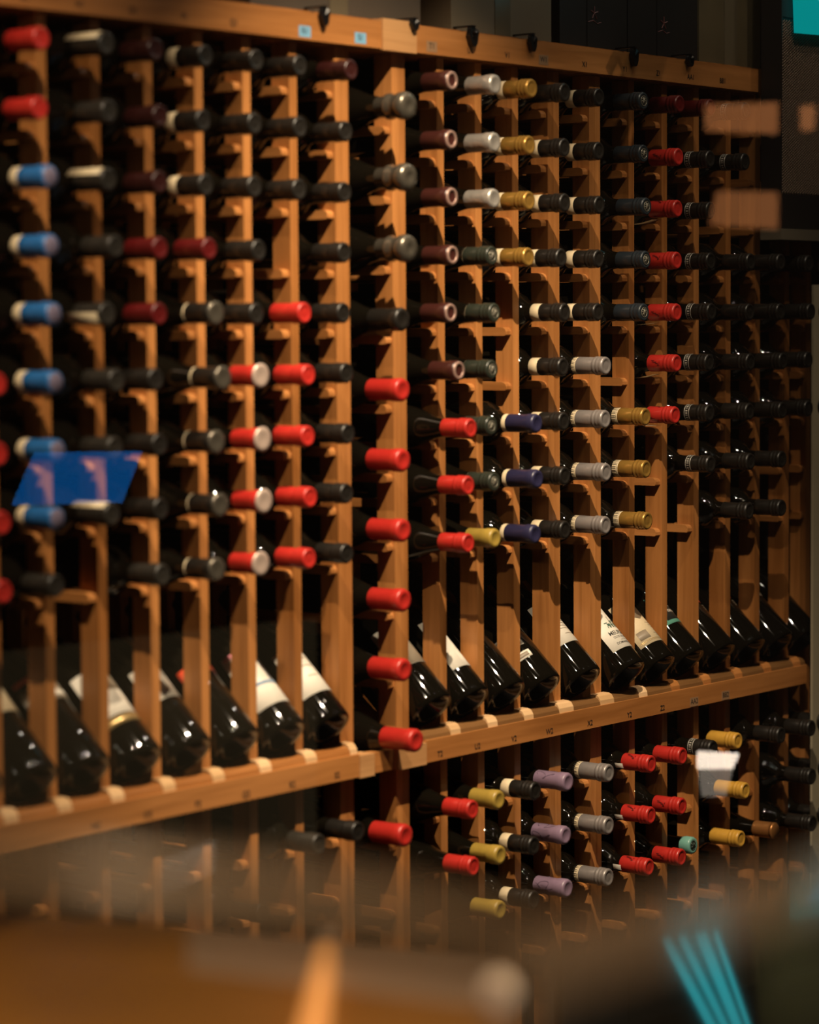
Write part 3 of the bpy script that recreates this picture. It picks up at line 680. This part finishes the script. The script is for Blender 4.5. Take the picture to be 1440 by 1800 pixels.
slab('pale_blue_corner', [on_y(1420, -30, ys - .001), on_y(1480, -30, ys - .001), on_y(1480, 60, ys - .001)], (0, 1, 0), .0005, P('pale_blue_lit', (0, 0.02, 0.02), 0.3, emis=((0.12, 0.55, 0.75), 1.0)), scr)
tag(scr, 'glowing teal screen cut by the top right corner', 'screen')

# ------------------------------------------------------------------ glass partition with the dining side reflected in it
YG = -1.06
gm = bpy.data.materials.new('partition_glass'); gm.use_nodes = True; nt = gm.node_tree; nt.nodes.clear()
out = nt.nodes.new('ShaderNodeOutputMaterial'); mix = nt.nodes.new('ShaderNodeMixShader'); tr = nt.nodes.new('ShaderNodeBsdfTransparent'); gl = nt.nodes.new('ShaderNodeBsdfGlossy')
fr = nt.nodes.new('ShaderNodeFresnel'); fr.inputs[0].default_value = 1.5; gl.inputs['Roughness'].default_value = 0.0
tr.inputs[0].default_value = (0.97, 0.98, 0.96, 1)
nt.links.new(fr.outputs[0], mix.inputs[0]); nt.links.new(tr.outputs[0], mix.inputs[1]); nt.links.new(gl.outputs[0], mix.inputs[2]); nt.links.new(mix.outputs[0], out.inputs[0])
bm = bmesh.new(); vs = [bm.verts.new(v) for v in ((0.2, YG, FLOOR), (4.9, YG, FLOOR), (4.9, YG, 2.55), (0.2, YG, 2.55))]; bm.faces.new(vs)
gp = new_obj('window_1', mesh('window_1', bm, gm)); gp['kind'] = 'structure'
def mirrored(quad, tdist, th=.01):
    pts = []
    for px, py in quad:
        p_ = CAM + ray(px, py) * tdist
        p_.y = 2 * YG - p_.y
        pts.append(p_)
    return pts
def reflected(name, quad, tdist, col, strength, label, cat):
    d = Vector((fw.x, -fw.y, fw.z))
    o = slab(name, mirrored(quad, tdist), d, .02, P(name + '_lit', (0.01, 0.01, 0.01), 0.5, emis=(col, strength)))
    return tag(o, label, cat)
reflected('blue_panel_light', [(60, 795), (248, 793), (213, 884), (20, 888)], 4.3, (0.01, 0.17, 0.58), 5.5, 'blue glowing panel mirrored in the glass over the left columns', 'lamp')
reflected('white_card', [(1228, 1322), (1300, 1326), (1288, 1352), (1228, 1352)], 4.1, (1.0, 0.82, 0.65), 15.0, 'small white lit card mirrored in the glass at lower right', 'screen')  # glowing card added to give the white reflection
reflected('amber_lampshade', [(1242, 184), (1368, 180), (1368, 232), (1242, 226)], 3.55, (1.0, 0.36, 0.12), 2.4, 'upper of two amber lampshades mirrored at upper right', 'lamp')
reflected('amber_lampshade', [(1262, 336), (1368, 338), (1368, 400), (1250, 392)], 3.55, (1.0, 0.36, 0.12), 2.1, 'lower of two amber lampshades mirrored at upper right', 'lamp')
reflected('amber_lampshade', [(1410, 186), (1434, 186), (1432, 226), (1412, 226)], 3.55, (1.0, 0.36, 0.12), 2.4, 'smallest amber lamp mirrored at the far right over the honeycomb', 'lamp')
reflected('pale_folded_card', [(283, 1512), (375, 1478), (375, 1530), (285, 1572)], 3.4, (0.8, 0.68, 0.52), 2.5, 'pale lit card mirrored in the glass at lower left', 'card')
reflected('grey_card_piece', [(1230, 1356), (1288, 1356), (1276, 1400), (1236, 1400)], 4.1, (0.6, 0.5, 0.4), 3.0, 'dim grey lit piece just under the small white card mirrored at lower right', 'lamp')  # glowing slab added for the greyer part under the white reflection
reflected('grey_wall_panel', [(-60, 1153), (556, 1086), (556, 1700), (-60, 1700)], 3.9, (0.42, 0.30, 0.15), 0.5, 'dim grey-brown panel mirrored across the slanted bottles at left', 'panel')  # self-lit panel added to give a dim wall reflection

# ------------------------------------------------------------------ blurred tables close to the camera
ZT = 0.475
def table(name, ZT, outline, parts, mat, label, leg):
    t = empty(name, on_z(*outline[0], ZT), label, 'table')
    ox = t.location.copy()
    def sl(nm, quad, z, th, mat):
        return slab(nm, [on_z(px, py, ZT) - ox + Vector((0, 0, z)) for px, py in quad], (0, 0, -1), th, mat, t)
    sl('table_top', outline, 0, .03, mat)
    for nm, q, z, m_ in parts: sl(nm, q, z, .0012, m_)
    c = on_z(*leg, ZT); bm = lathe([(0, 0), (.20, 0), (.20, .012), (.03, .03), (.025, .06), (.025, ZT - FLOOR - .05), (.06, ZT - FLOOR - .0302), (0, ZT - FLOOR - .0302)], 24)
    o = new_obj('pedestal', mesh('pedestal', bm, M['tblk'], True), t); o.location = Vector((c.x, c.y, FLOOR)) - ox
    return t
ZL = 0.20
M['tbord'] = P('grey_border', (0.34, 0.26, 0.19), 0.35, noise=.15, nscale=10)
M['ttop'] = P('brown_grey_table_edge', (0.13, 0.10, 0.072), 0.12, 0, .5, 0, noise=.25, nscale=14)
M['tinl'] = P('amber_brown_leather', (0.27, 0.135, 0.03), 0.3, 0, .5, noise=.4, nscale=5)
M['tblk'] = P('black_lacquer', (0.006, 0.006, 0.005), 0.035)
table('dining_table', ZL, [(-300, 1590), (330, 1640), (900, 1700), (880, 2300), (-600, 2300)], [('grey_border', [(330, 1642), (895, 1702), (893, 1778), (330, 1706)], .0012, M['tbord'])], M['tinl'], 'blurred amber-brown table top at lower left', (300, 2000))
table('dining_table', ZT, [(910, 1640), (1750, 1430), (2300, 2600), (864, 2600)], [('black_inlay', [(925, 1765), (1750, 1510), (2300, 2550), (868, 2550)], .0013, M['tblk'])], M['ttop'], 'blurred black-topped table close to the camera at lower right', (1350, 2300))
bm = bmesh.new()
tube(bm, [CAM + ray(-260, 1530) * 1.02, CAM + ray(200, 1560) * 1.04, CAM + ray(600, 1605) * 1.07, CAM + ray(935, 1668) * 1.10], [.0125, .0125, .0125, .011], 20)
tag(new_obj('hand_rail', mesh('hand_rail', bm, P('grey_brown_rail', (0.16, 0.125, 0.09), .3), True)), 'grey-brown rail running blurred across the lower left, nearest the camera', 'rail')
pale_mat = P('pale_streak_end', (0.75, 0.70, 0.62), 0.3, 0.3); amber = P('amber_glow', (0.5, 0.2, 0.05), 0.3, emis=((1.0, 0.40, 0.10), 0.75))
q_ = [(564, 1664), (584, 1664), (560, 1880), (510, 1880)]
t = empty('amber_streak', on_z(*q_[0], ZL + .016), 'added glowing amber streak with a pale end lying on the left table', 'lamp'); ox = t.location.copy()  # made-up glowing streak in place of a reflection on the table
for nm, q, m_ in (('streak_glow', q_, amber), ('pale_end', [(572, 1640), (590, 1640), (584, 1663), (564, 1663)], pale_mat)):
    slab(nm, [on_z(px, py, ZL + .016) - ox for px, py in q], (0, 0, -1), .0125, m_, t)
def above(quad, D):
    o_ = []
    for px, py in quad:
        p_ = CAM + ray(px, py) * D; p_.z = 2 * ZT - p_.z; o_.append(p_)
    return o_
glow = P('teal_glow', (0, .02, .02), .3, emis=((0.05, 0.62, 0.70), 1.6))
glow2 = P('dim_teal_panel', (0, .02, .02), .3, emis=((0.02, 0.16, 0.18), 1.2))
sg = empty('teal_stripe_glow', above([(1165, 1655)], 4.9)[0], 'teal glowing stripes added above the rack, seen mirrored in the black table', 'glowing stripes')  # unseen glowing stripes, added and shaped for the teal streaks on the table
def sgp(nm, q, mat, D=4.9): return slab(nm, [v - sg.location for v in above(q, D)], (fw.x, fw.y, 0), .012, mat, sg)
sgp('back_panel', [(1163, 1655), (1268, 1640), (1330, 1830), (1255, 1830)], glow2, 4.93)
for q in ([(1163, 1655), (1178, 1653), (1272, 1830), (1255, 1830)], [(1192, 1651), (1206, 1649), (1292, 1830), (1280, 1830)], [(1222, 1646), (1242, 1643), (1314, 1830), (1299, 1830)], [(1254, 1642), (1262, 1640), (1328, 1830), (1321, 1830)]):
    sgp('glow_stripe', q, glow)
tag(slab('green_streak', [on_z(px, py, ZT + .0075) for px, py in ((1376, 1585), (1386, 1582), (1432, 1800), (1418, 1800))], (0, 0, -1), .0045, P('green_streak_mat', (0.16, 0.22, 0.12), .5)), 'thin green straw lying at right of the mirrored teal stripes', 'streak')  # green slab added for a thin streak on the table
bm = lathe([(0, -.015), (.0075, -.013), (.013, -.0075), (.015, 0), (.013, .0075), (.0075, .013), (0, .015)], 24)
o = new_obj('highlight_ball', mesh('highlight_ball', bm, P('highlight_ivory', (0.85, 0.72, 0.56), .25, emis=((1, .72, .48), .22)), True)); o.location = on_z(878, 1742, ZL + .0165)  # glow added so the ball blurs into a bright highlight disc
tag(o, 'ivory ball glowing as a stand-in highlight, a pale blurred disc where the two tables meet', 'lamp')
